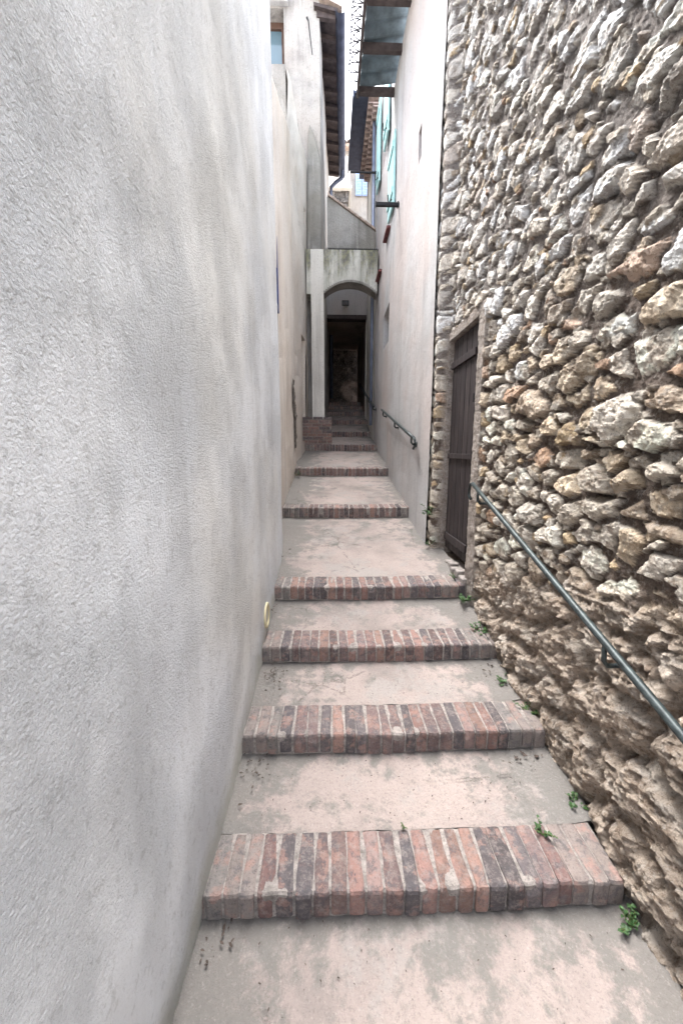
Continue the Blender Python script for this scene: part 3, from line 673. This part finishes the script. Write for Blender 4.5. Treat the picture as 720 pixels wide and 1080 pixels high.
# ------------------------------------------------------------------ far houses up the hill
hf = empty('far_house', (1.5, 16, 4), 'pale far house with blue shutters and tiled eave closing the view', 'house')
mb = MB(); wall_panel(mb, lambda u, z, d: (u, 16 + d, z), .30, 5, 3, 11.2, wob=.03, seed=21, step=.4); mb.build('wall', 'old_plaster', hf)
for x0, x1, z0, z1, mt in ((1.06,1.56,9.62,10.42,'pale_blue'), (1.25,1.75,8.0,8.68,'sky_blue_paint')):
    s = MB(); xm = (x0 + x1) / 2
    s.box(x0, xm - .01, 15.90, 15.95, z0, z1); s.box(xm + .01, x1, 15.90, 15.95, z0, z1)
    for q in range(9): zq = z0 + (z1 - z0) * (q + .5) / 9; s.box(x0 + .04, xm - .05, 15.885, 15.899, zq - .02, zq + .015); s.box(xm + .05, x1 - .04, 15.885, 15.899, zq - .02, zq + .015)
    s.build('shutter', mt, hf)
rt = MB()
for k in range(26):
    x = .05 + k * .19; a = [(.095 * math.cos(q * math.pi / 6), .08 * math.sin(q * math.pi / 6)) for q in range(7)]
    rt.add([(x + u, 15.7, 11.25 + v) for u, v in a] + [(x + u, 19, 12.4 + v) for u, v in a], [(q, q + 1, q + 8, q + 7) for q in range(6)])
rt.box(-.1, 5, 15.75, 19, 11.15, 11.24); rt.build('roof', 'tile_clay', hf, smooth=False)
sb = empty('stone_oriel_house', (.4, 14.5, 6), 'grey boxed balcony on dark stone corbels high behind the left eave', 'house')
mb = MB(); mb.box(-.6, .78, 14.6, 15.6, 9.05, 10.02); mb.box(-.6, .84, 14.5, 15.6, 9.0, 9.08); mb.build('balcony_box', 'arch_plaster', sb, bevel=.01)
mb = MB(); r = random.Random(4); z = 6.5
while z < 9.0:
    h = r.uniform(.14, .22); x = -.6; xr = .40 + .38 * (z - 6.5) / 2.5
    while x < xr:
        w_ = min(r.uniform(.2, .4), xr - x); k = r.uniform(.6, 1.2)
        mb.box(x, x + w_ - .02, 14.68 + r.uniform(-.03, .03), 15.5, z, min(z + h - .02, 8.99), (.15 * k, .14 * k, .135 * k)); x += w_
    z += h
mb.box(-.6, .4, 14.75, 15.5, 2, 8.9, (.1, .095, .09)); mb.build('corbel_stonework', 'rubble', sb, bevel=.02)

# ------------------------------------------------------------------ rubble wall on the right
rw = empty('rubble_wall', (1.1, 1.8, -1.6), 'rough rubble stone wall of pale irregular stones along the right of the steps', 'stone wall')
XW = 1.150
def graded(a, b, f):
    L = [a]
    while L[-1] < b: L.append(L[-1] + f(L[-1]))
    L[-1] = b; return np.array(L)
Yv = graded(-1.6, 3.66, lambda y: .03 if y < .45 else .0055 + .0022 * max(0, y - .8))
Zv = graded(-2.0, 4.0, lambda z: .0075 if z < 1.6 else (.010 if z < 3.7 else .03))
Y, Z = np.meshgrid(Yv, Zv, indexing='ij')
DY0, DY1, DZ0, DZ1 = 2.80, 3.455, -.95, .955
def rubble(Y, Z, cw, ch, seed, warp=.010, merge=.22):
    """owner stone, distance to its joints (m) and local coordinates, for angular cells; some neighbours are merged into longer stones"""
    rs = np.random.RandomState(seed); T = 128
    a = warp * 2.2 * fbm(Y * 9, Z * 9, 1.3, 3, seed + 1) + .0045 * fbm(Y * 40, Z * 40, 2.2, 2, seed + 2) * 2
    b_ = warp * 2.2 * fbm(Y * 9, Z * 9, 7.7, 3, seed + 3) + .0045 * fbm(Y * 40, Z * 40, 5.2, 2, seed + 4) * 2
    u = (Y + a) / cw; v = (Z + b_) / ch
    jx, jy = rs.uniform(-.44, .44, (T, T)), rs.uniform(-.42, .42, (T, T)); wt = rs.uniform(0, 1, (T, T)) ** 1.6 * .75 - .1
    ident = np.arange(T * T).reshape(T, T)
    mg = rs.uniform(0, 1, (T, T)) < merge
    for j in range(T):
        for i in range(1, T):
            if mg[j, i] and not mg[j, i - 1]: ident[j, i] = ident[j, i - 1]
    ident = ident.T.copy()                      # indexed [column, row] below
    vi = np.floor(v).astype(int)
    cells = []
    for dj in (-2, -1, 0, 1, 2):
        J = vi + dj; sh = np.where(J % 2 == 0, .5, 0.); ui = np.floor(u - sh).astype(int)
        for di in (-2, -1, 0, 1, 2):
            I = ui + di; k = (I % T, J % T)
            cells.append((I + .5 + sh + jx[k], J + .5 + jy[k], wt[k], ident[k]))
    F = np.full(Y.shape, 9e9); px = np.zeros(Y.shape); py = px.copy(); pw = px.copy(); pid = np.zeros(Y.shape, int)
    for (cx0, cy0, w, k) in cells:
        d = (u - cx0) ** 2 + (v - cy0) ** 2 - w
        n = d < F; F = np.where(n, d, F); px = np.where(n, cx0, px); py = np.where(n, cy0, py); pw = np.where(n, w, pw); pid = np.where(n, k, pid)
    E = np.full(Y.shape, 9e9)
    for (cx0, cy0, w, k) in cells:
        dx, dy = cx0 - px, cy0 - py; L = np.sqrt((dx / 1) ** 2 + dy ** 2) + 1e-9
        d2 = (u - cx0) ** 2 + (v - cy0) ** 2 - w
        dist = (d2 - F) / (2 * L)
        m_ = np.sqrt((dx / L * ch) ** 2 + (dy / L * cw) ** 2)     # metric in metres along the bisector's normal
        dist = dist * cw * ch / np.maximum(m_, 1e-6)
        E = np.where((k != pid), np.minimum(E, dist), E)
    return E, pid, (u - px) * cw, (v - py) * ch
E1, I1, ly, lz = rubble(Y, Z, .138, .098, 21, .012, .30)
rs = np.random.RandomState(99); NS = 128 * 128
prot, tiltY, tiltZ, tone, kind_r, bury = rs.uniform(.062, .092, NS), rs.normal(0, .15, NS), rs.normal(-.05, .17, NS), rs.uniform(.74, 1.14, NS), rs.uniform(0, 1, NS), rs.uniform(.001, .014, NS)
E2, I2, ly2, lz2 = rubble(Y, Z, .050, .036, 55, .004)
cover = fbm(Y * 2.1, Z * 2.1, .4, 4, 31)
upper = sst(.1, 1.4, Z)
bed = .043 + .010 * upper + .028 * fbm(Y * 13, Z * 13, 1.7, 4, 72) + .010 * fbm(Y * 45, Z * 45, 1.7, 3, 74)
deep = sst(.02, .22, fbm(Y * 3.4, Z * 3.4, 5.5, 3, 71)) * (1 - .7 * upper)
bed = bed - .10 * deep * sst(-.05, .08, fbm(Y * 7, Z * 7, 1.1, 3, 73))
chink = sst(.002, .007, E2) * (rs.uniform(0, 1, NS)[I2] > .74)
bed2 = bed + chink * (.010 + .018 * rs.uniform(0, 1, NS)[I2])
gap = bury[I1] * (1 + 1.2 * np.clip(cover, -.3, 1)) + .002
face = prot[I1] + tiltY[I1] * ly * .5 + tiltZ[I1] * lz * .6
for k in range(4):                             # each stone is split along a few planes of its own
    th = rs.uniform(0, 6.28, NS)[I1]; sl = rs.uniform(.15, .65, NS)[I1]; of = rs.uniform(.015, .06, NS)[I1]
    face = np.minimum(face, prot[I1] + sl * (of - (ly * np.cos(th) + lz * np.sin(th))))
rough = .016 * fbm(Y * 22, Z * 22, .1, 2, 61) - .020 * np.abs(fbm(Y * 30, Z * 30, .3, 3, 62)) + .007 * fbm(Y * 80, Z * 80, .6, 2, 66)
pit = sst(.20, .34, fbm(Y * 24, Z * 24, 2.5, 3, 64)) * .022
slope = rs.uniform(2.0, 5.5, NS)[I1]
side = .022 + slope * (E1 - gap)
stone = np.minimum(face + rough - pit, side + .5 * rough)
H = np.maximum(bed2, stone)
isst = sst(-.001, .004, stone - bed2) * (E1 > gap * .6)
# natural conglomerate at the foot
bnd = -.52 - .22 * (Y - 1.2) + .22 * fbm(Y * 2.3, Z * 2.3, 3.1, 3, 81)
rock = sst(.07, -.10, Z - bnd) * sst(3.0, 2.4, Y)
ys_, zs_ = Y * .94 - Z * .30, Z * .94 + Y * .30        # bedding tilted with the slope
big = fbm(Y * 2.0, Z * 2.0, .9, 3, 86)
str_ = fbm(ys_ * 4.2, zs_ * 12, .2, 5, 83, ridge=True)
lump, ILr, _, _ = rubble(Y, Z, .34, .22, 77, .06)
rkH = .030 + .085 * big + .055 * (str_ - .28) + .045 * sst(.0, .05, lump) + .05 * fbm(ys_ * 14, zs_ * 30, 1.2, 4, 85) - .018 * np.abs(fbm(ys_ * 12, zs_ * 46, .8, 4, 90)) + .020 * fbm(Y * 60, Z * 60, 1.2, 2, 89) - .04 * sst(.12, .3, fbm(Y * 15, Z * 15, 4.4, 3, 87)) - .05 * np.clip((Y - 2.2), 0, 1)
H = H * (1 - rock) + rkH * rock
# mortar surround of the door, then the opening itself
ja, jb = .115 + .05 * sst(.6, -1.0, Z), .035
jn = .02 * fbm(Y * 9, Z * 7, 2, 3, 91)
sur = ((Y > DY0 - ja + jn) & (Y < DY1 + jb + jn) & (Z < DZ1 + .07 + jn) & (Z > -1.25)).astype(float)
surH = .075 + .016 * fbm(Y * 6, Z * 6, 3, 4, 92) + .010 * fbm(Y * 40, Z * 40, 3, 3, 93)
rp = sst(3.44, 3.54, Y); H = H * (1 - rp) + (.163 + (H - .07) * .3) * rp
H = H * (1 - sur) + surH * sur
# stones bedded flat near the end of the wall
hole = (Y > DY0) & (Y < DY1) & (Z < DZ1) & (Z > DZ0 - .4)
H = np.where(hole, -.16, H)
# ---- colours: what each thing is made of
pal = np.array([(.72,.70,.655),(.76,.725,.66),(.56,.53,.48),(.64,.56,.45),(.58,.475,.33),(.46,.40,.335),(.50,.36,.27),(.74,.71,.66)]) * np.array([1.06, 1.0, .93])
sel = np.searchsorted(np.array([.22,.40,.56,.70,.78,.88,.92,1.0]), kind_r)
scol = pal[sel] * tone[:, None] * 1.10
# higher stones are paler and greyer, lower ones more tawny
SC = scol[I1]
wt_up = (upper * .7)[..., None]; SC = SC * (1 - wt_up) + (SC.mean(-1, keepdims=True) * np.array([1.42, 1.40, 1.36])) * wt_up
SC2 = scol[(I2 * 7) % NS] * .8
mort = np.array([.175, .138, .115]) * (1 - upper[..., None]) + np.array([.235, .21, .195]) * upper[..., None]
mort = mort * (1 + .8 * fbm(Y * 7, Z * 7, 2, 4, 95))[..., None]
C = mort + (SC2 - mort) * (.9 * chink)[..., None]
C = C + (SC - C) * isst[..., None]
rockc = np.array([.52, .43, .35]) * (1 + .9 * fbm(Y * 5, Z * 8, 1, 5, 96))[..., None]
pale = sst(.02, .22, fbm(ys_ * 5, zs_ * 9, 6, 4, 97))[..., None]
rockc = rockc * (1 - pale * .6) + np.array([.66, .60, .53]) * pale * .6
C = C * (1 - rock[..., None]) + rockc * rock[..., None]
jc = np.array([.36, .315, .28]) * (1 + .6 * fbm(Y * 4, Z * 4, 1, 4, 98))[..., None]
C = C * (1 - sur[..., None]) + jc * sur[..., None]
crust = sst(.06, .24, fbm(Y * 11, Z * 11, 4.2, 5, 101))[..., None] * isst[..., None] * (1 - .4 * upper[..., None])
C = C * (1 - crust * .55) + np.array([.16, .125, .10]) * crust * .55
C = np.clip(C, .02, .84)
me = bpy.data.meshes.new('stonework')
n0, n1 = Y.shape
V = np.stack([XW - H - rw.location.x, Y - rw.location.y, Z - rw.location.z], -1).reshape(-1, 3)
ii, jj = np.meshgrid(np.arange(n0 - 1), np.arange(n1 - 1), indexing='ij')
F = np.stack([ii * n1 + jj, ii * n1 + jj + 1, (ii + 1) * n1 + jj + 1, (ii + 1) * n1 + jj], -1).reshape(-1, 4)
tp_ = np.interp(Y, [-1.6, .8, 2.9, 3.7], [2.95, 2.95, 4.02, 4.05]) + .05 * fbm(Y * 6, Y * 0, 0, 3, 12)  # out-of-view top slopes down at the near end to admit more light
F = F[(Z < tp_)[:-1, :-1].reshape(-1)]
me.vertices.add(len(V)); me.vertices.foreach_set('co', V.astype(np.float32).ravel())
me.loops.add(F.size); me.loops.foreach_set('vertex_index', F.astype(np.int32).ravel())
me.polygons.add(len(F)); me.polygons.foreach_set('loop_start', (np.arange(len(F)) * 4).astype(np.int32))
me.update(calc_edges=True)
me.polygons.foreach_set('use_smooth', np.zeros(len(F), bool))
at = me.color_attributes.new('Col', 'FLOAT_COLOR', 'POINT')
at.data.foreach_set('color', np.concatenate([C.reshape(-1, 3), np.ones((n0 * n1, 1))], 1).astype(np.float32).ravel())
me.materials.append(M['rubble']); me.validate()
so = bpy.data.objects.new('stonework', me); col.objects.link(so); so.parent = rw
mb = MB(); mb.prism([(-1.6, -2), (3.62, -2), (3.62, 3.97), (2.9, 3.95), (.8, 2.88), (-1.6, 2.88)], lambda u, z: (1.28, u, z), lambda u, z: (1.9, u, z)); mb.build('wall_core', 'mortar', rw)
# plank door
dr = MB(); n = 6; wd = (DY1 - DY0 - .01) / n
for k in range(n):
    a = DY0 + .005 + k * wd; dr.box(1.115 + .004 * rnd.random(), 1.15, a + .002, a + wd - .002, DZ0 + .03 + .02 * rnd.random(), DZ1 - .012)
do = dr.build('door', 'wood_dark', rw, bevel=.004)
for z, a, b2, th in ((.74, DY0 + .10, DY1 - .01, .028), (-.05, DY0 + .06, DY1 - .01, .022), (-.80, DY0 + .09, DY1 - .02, .035)):
    s = MB(); s.box(1.098, 1.1145, a, b2, z - th, z + th); s.build('batten', 'wood_dark', do, bevel=.003)
s = MB(); s.tube([(1.112, 2.845, .42), (1.085, 2.845, .42), (1.085, 2.845, .36), (1.112, 2.845, .36)], .006, 6); s.build('handle', 'iron_black', do)
s = MB(); s.box(1.04, 1.2, DY0 - .05, DY1 + .05, -1.3, -1.0); 
for k in range(5): s.box(1.02 + .03 * rnd.random(), 1.12, DY0 + .1 * k + .05, DY0 + .1 * k + .12, -1.03, -.985 + .02 * rnd.random(), (.3, .26, .23))
s.build('threshold', 'mortar', rw, bevel=.01)
# gutter of earth between the steps and the wall
mb = MB(); ny = 90; vs = []; ys = np.linspace(-1.5, 3.55, ny)
def path_z(y):
    pz = [(-3, -1.80), (1.09, -1.645), (1.27, -1.53), (1.66, -1.505), (1.84, -1.39), (2.23, -1.355), (2.41, -1.24), (2.77, -1.155), (2.95, -1.04), (4.47, -.815)]
    return float(np.interp(y, [p[0] for p in pz], [p[1] for p in pz]))
for y in ys:
    for x in np.linspace(1.0, 1.25, 8):
        vs.append((x, y, path_z(y) - .035 + .03 * mnoise.noise((x * 14, y * 9, 2)) + .03 * max(0, (x - 1.08)) / .1))
mb.add(vs, [(i*8+k, (i+1)*8+k, (i+1)*8+k+1, i*8+k+1) for i in range(ny-1) for k in range(7)])
tag(mb.build('soil', 'soil', smooth=True), 'dark earth and grit gathered between the steps and the stone wall', 'soil', kind='stuff')

# ------------------------------------------------------------------ handrails
def handrail(name, pts, r, brackets, label, xw, curl=None):
    e = empty(name, pts[0], label, 'handrail')
    p = MB(); p.tube(pts, r, 14); ro = p.build('rail', 'rail_paint', e, smooth=True)
    if curl: q = MB(); q.tube(curl, r * .8, 10); q.build('curled_end', 'rail_paint', e, smooth=True)
    for (x, y, z) in brackets:
        q = MB(); q.tube([(x, y, z), (x, y - .005, z - .07), (x + .015, y - .005, z - .09), (xw, y - .005, z - .09)], r * .62, 8); q.tube([(xw - .012, y - .005, z - .09), (xw - .004, y - .005, z - .09)], r * 1.7, 14); q.build('bracket', 'rail_paint', e, smooth=True)
    return e
A, B = Vector((1.0, 2.55, -.23)), Vector((1.0, .2, -1.045))
def along(A, B, y): t_ = (y - A.y) / (B.y - A.y); return A.lerp(B, t_)
handrail('handrail', [A + (B - A) * k / 10 for k in range(11)], .0145, [along(A, B, 2.45), along(A, B, 1.22)], 'dark green iron handrail sloping down across the rubble wall', 1.12,
         [A + Vector((0, 0, 0)), A + Vector((0, .035, -.005)), A + Vector((0, .06, -.04)), A + Vector((0, .055, -.09)), A + Vector((0, .02, -.11))])
A2, B2 = Vector((.91, 6.55, .69)), Vector((.91, 4.03, .13))
handrail('handrail', [A2 + (B2 - A2) * k / 6 for k in range(7)], .019, [along(A2, B2, 6.4), along(A2, B2, 5.25), along(A2, B2, 4.15)], 'short dark handrail on the white plastered wall', .975,
         [B2, B2 + Vector((0, -.05, -.02)), B2 + Vector((0, -.06, -.08)), B2 + Vector((0, 0, -.11))])
A3, B3 = Vector((.91, 11.6, 1.98)), Vector((.91, 7.75, .88))
handrail('handrail', [A3 + (B3 - A3) * k / 6 for k in range(7)], .019, [along(A3, B3, y) for y in (11.2, 9.9, 8.8, 7.9)], 'thin dark handrail inside the arched passage', .975)

# ------------------------------------------------------------------ weeds and litter
def weed(x, y, z, size, nst, label, mat='leaf', seed=0, lean=(-.3, -.2)):
    r = random.Random(seed); e = empty('weed', (x, y, z), label, 'weed')
    lf = MB(); sm_ = MB()
    for k in range(nst):
        az = r.uniform(0, 6.28); ln = size * r.uniform(.5, 1.1)
        d = Vector((math.cos(az) * .8 + lean[0], math.sin(az) * .8 + lean[1], r.uniform(.4, 1.1))).normalized()
        p0 = Vector((x, y, z)); p1 = p0 + d * ln * .6; p2 = p1 + (d + Vector((0, 0, -.35))).normalized() * ln * .4
        sm_.tube([p0, p1, p2], [.0022, .0018, .001], 5)
        for q in range(r.randint(5, 8)):
            t_ = r.uniform(.35, 1); c = p0.lerp(p2, t_); a2 = r.uniform(0, 6.28)
            dv = Vector((math.cos(a2), math.sin(a2), r.uniform(-.1, .5))).normalized(); sl = size * r.uniform(.15, .28); sw = sl * r.uniform(.3, .42)
            sd_ = dv.cross(Vector((0, 0, 1))).normalized(); up = Vector((0, 0, sl * .12))
            lf.add([c, c + dv * sl * .35 + sd_ * sw + up, c + dv * sl * .75 + sd_ * sw * .75 + up, c + dv * sl - up, c + dv * sl * .75 - sd_ * sw * .75 + up, c + dv * sl * .35 - sd_ * sw + up, c + dv * sl * .5],
                   [(0, 1, 6), (1, 2, 6), (2, 3, 6), (3, 4, 6), (4, 5, 6), (5, 0, 6)])
    lf.build('foliage', mat, e, smooth=True); sm_.build('stem', 'stem', e)
weed(1.03, .99, -1.634, .07, 9, 'bright green weed at the right foot of the nearest brick step', seed=1)
weed(.845, 1.225, -1.522, .055, 7, 'small weed rooted on the bricks of the nearest step', seed=2)
weed(1.075, 1.34, -1.525, .065, 7, 'leafy weed against the stone wall behind the nearest step', seed=3)
weed(1.06, 1.76, -1.40, .07, 6, 'little weed in the corner of the second brick step by the wall', seed=4)
weed(1.07, 2.0, -1.385, .085, 7, 'weed by the wall between the second and third brick steps', seed=5)
weed(1.05, 2.36, -1.25, .095, 8, 'weed at the wall foot beside the third brick step', seed=6)
weed(1.05, 2.68, -1.155, .12, 9, 'dense weed in the corner of the fourth brick step near the door', seed=7)
weed(1.02, 2.86, -1.03, .06, 5, 'sparse weed at the sill of the dark plank door', seed=8)
weed(.985, 3.53, -.62, .13, 9, 'green weed sprouting from the seam between plaster and stone wall', seed=9, lean=(-.7, -.5))
weed(.98, 3.5, -.92, .07, 5, 'tiny weed on the ground where plaster meets stone wall', seed=10)
weed(.30, 1.27, -1.522, .022, 4, 'tiny sprig in the crack along the nearest brick nosing', seed=11)
weed(-.52, 5.95, -.40, .13, 6, 'dark weed at the left end of a far step', seed=12, lean=(.3, -.3))
w = MB()
def litter(cx, cy, cz, n, sx, sy, s0, s1, seed):
    r = random.Random(seed)
    for k in range(n):
        x, y = cx + r.gauss(0, sx), cy + r.gauss(0, sy); s = r.uniform(s0, s1); a = r.uniform(0, 6.28)
        d = Vector((math.cos(a), math.sin(a), r.uniform(-.1, .2))); q = Vector((-math.sin(a), math.cos(a), r.uniform(-.2, .2))); c = Vector((max(x, -.425), y, cz + r.uniform(.002, .012)))
        w.add([c - d * s, c - d * s * .3 + q * s * .45 + Vector((0,0,s*.25)), c + d * s * .5 + q * s * .3, c + d * s, c + d * s * .4 - q * s * .4 + Vector((0,0,s*.2)), c - d * s * .4 - q * s * .35], [(0,1,2,3,4,5)])
litter(-.39, .99, -1.637, 14, .03, .05, .003, .012, 1); litter(-.36, 1.53, -1.498, 26, .05, .05, .003, .012, 2); litter(-.35, 2.06, -1.352, 34, .04, .07, .004, .014, 3)
litter(-.4, 2.62, -1.155, 8, .02, .06, .006, .02, 4); litter(-.38, 3.6, -.95, 14, .05, .3, .006, .016, 5); litter(.98, 2.12, -1.355, 10, .05, .06, .004, .016, 6); litter(.93, 1.56, -1.50, 12, .06, .03, .004, .018, 7)
for i, s in enumerate(STEPS[:6]):
    yp = (.2 if i == 0 else STEPS[i - 1][0] + .23); zp = (-1.68 if i == 0 else STEPS[i - 1][1] + .004); r = random.Random(50 + i)
    for k in range(120):
        t_ = r.random(); y = yp + (s[0] - yp) * t_; litter(r.uniform(-.4, 1.0), y, zp + (s[2] - .014 - zp) * t_ - .002, 1, .0, .0, .002, .006, r.randint(0, 9999))
tag(w.build('leaf_litter', 'dead_leaf'), 'dry brown leaves and specks scattered on the treads', 'leaves', kind='stuff')
w = MB(); r = random.Random(3)
for k in range(70):
    y = r.uniform(.7, 3.4); x = 1.03 + r.gauss(0, .025); s = r.uniform(.005, .016); z = path_z(y) + .002
    p = [Vector((x, y, z)) + Vector((r.gauss(0, 1), r.gauss(0, 1), r.gauss(0, .6))).normalized() * s for _ in range(6)]
    w.add(p, [(0,1,2),(0,2,3),(0,3,4),(0,4,1),(5,2,1),(5,3,2),(5,4,3),(5,1,4)], (.42, .39, .36))
tag(w.build('gravel', 'mortar'), 'pale grit and stone chips along the foot of the stone wall', 'gravel', kind='stuff')
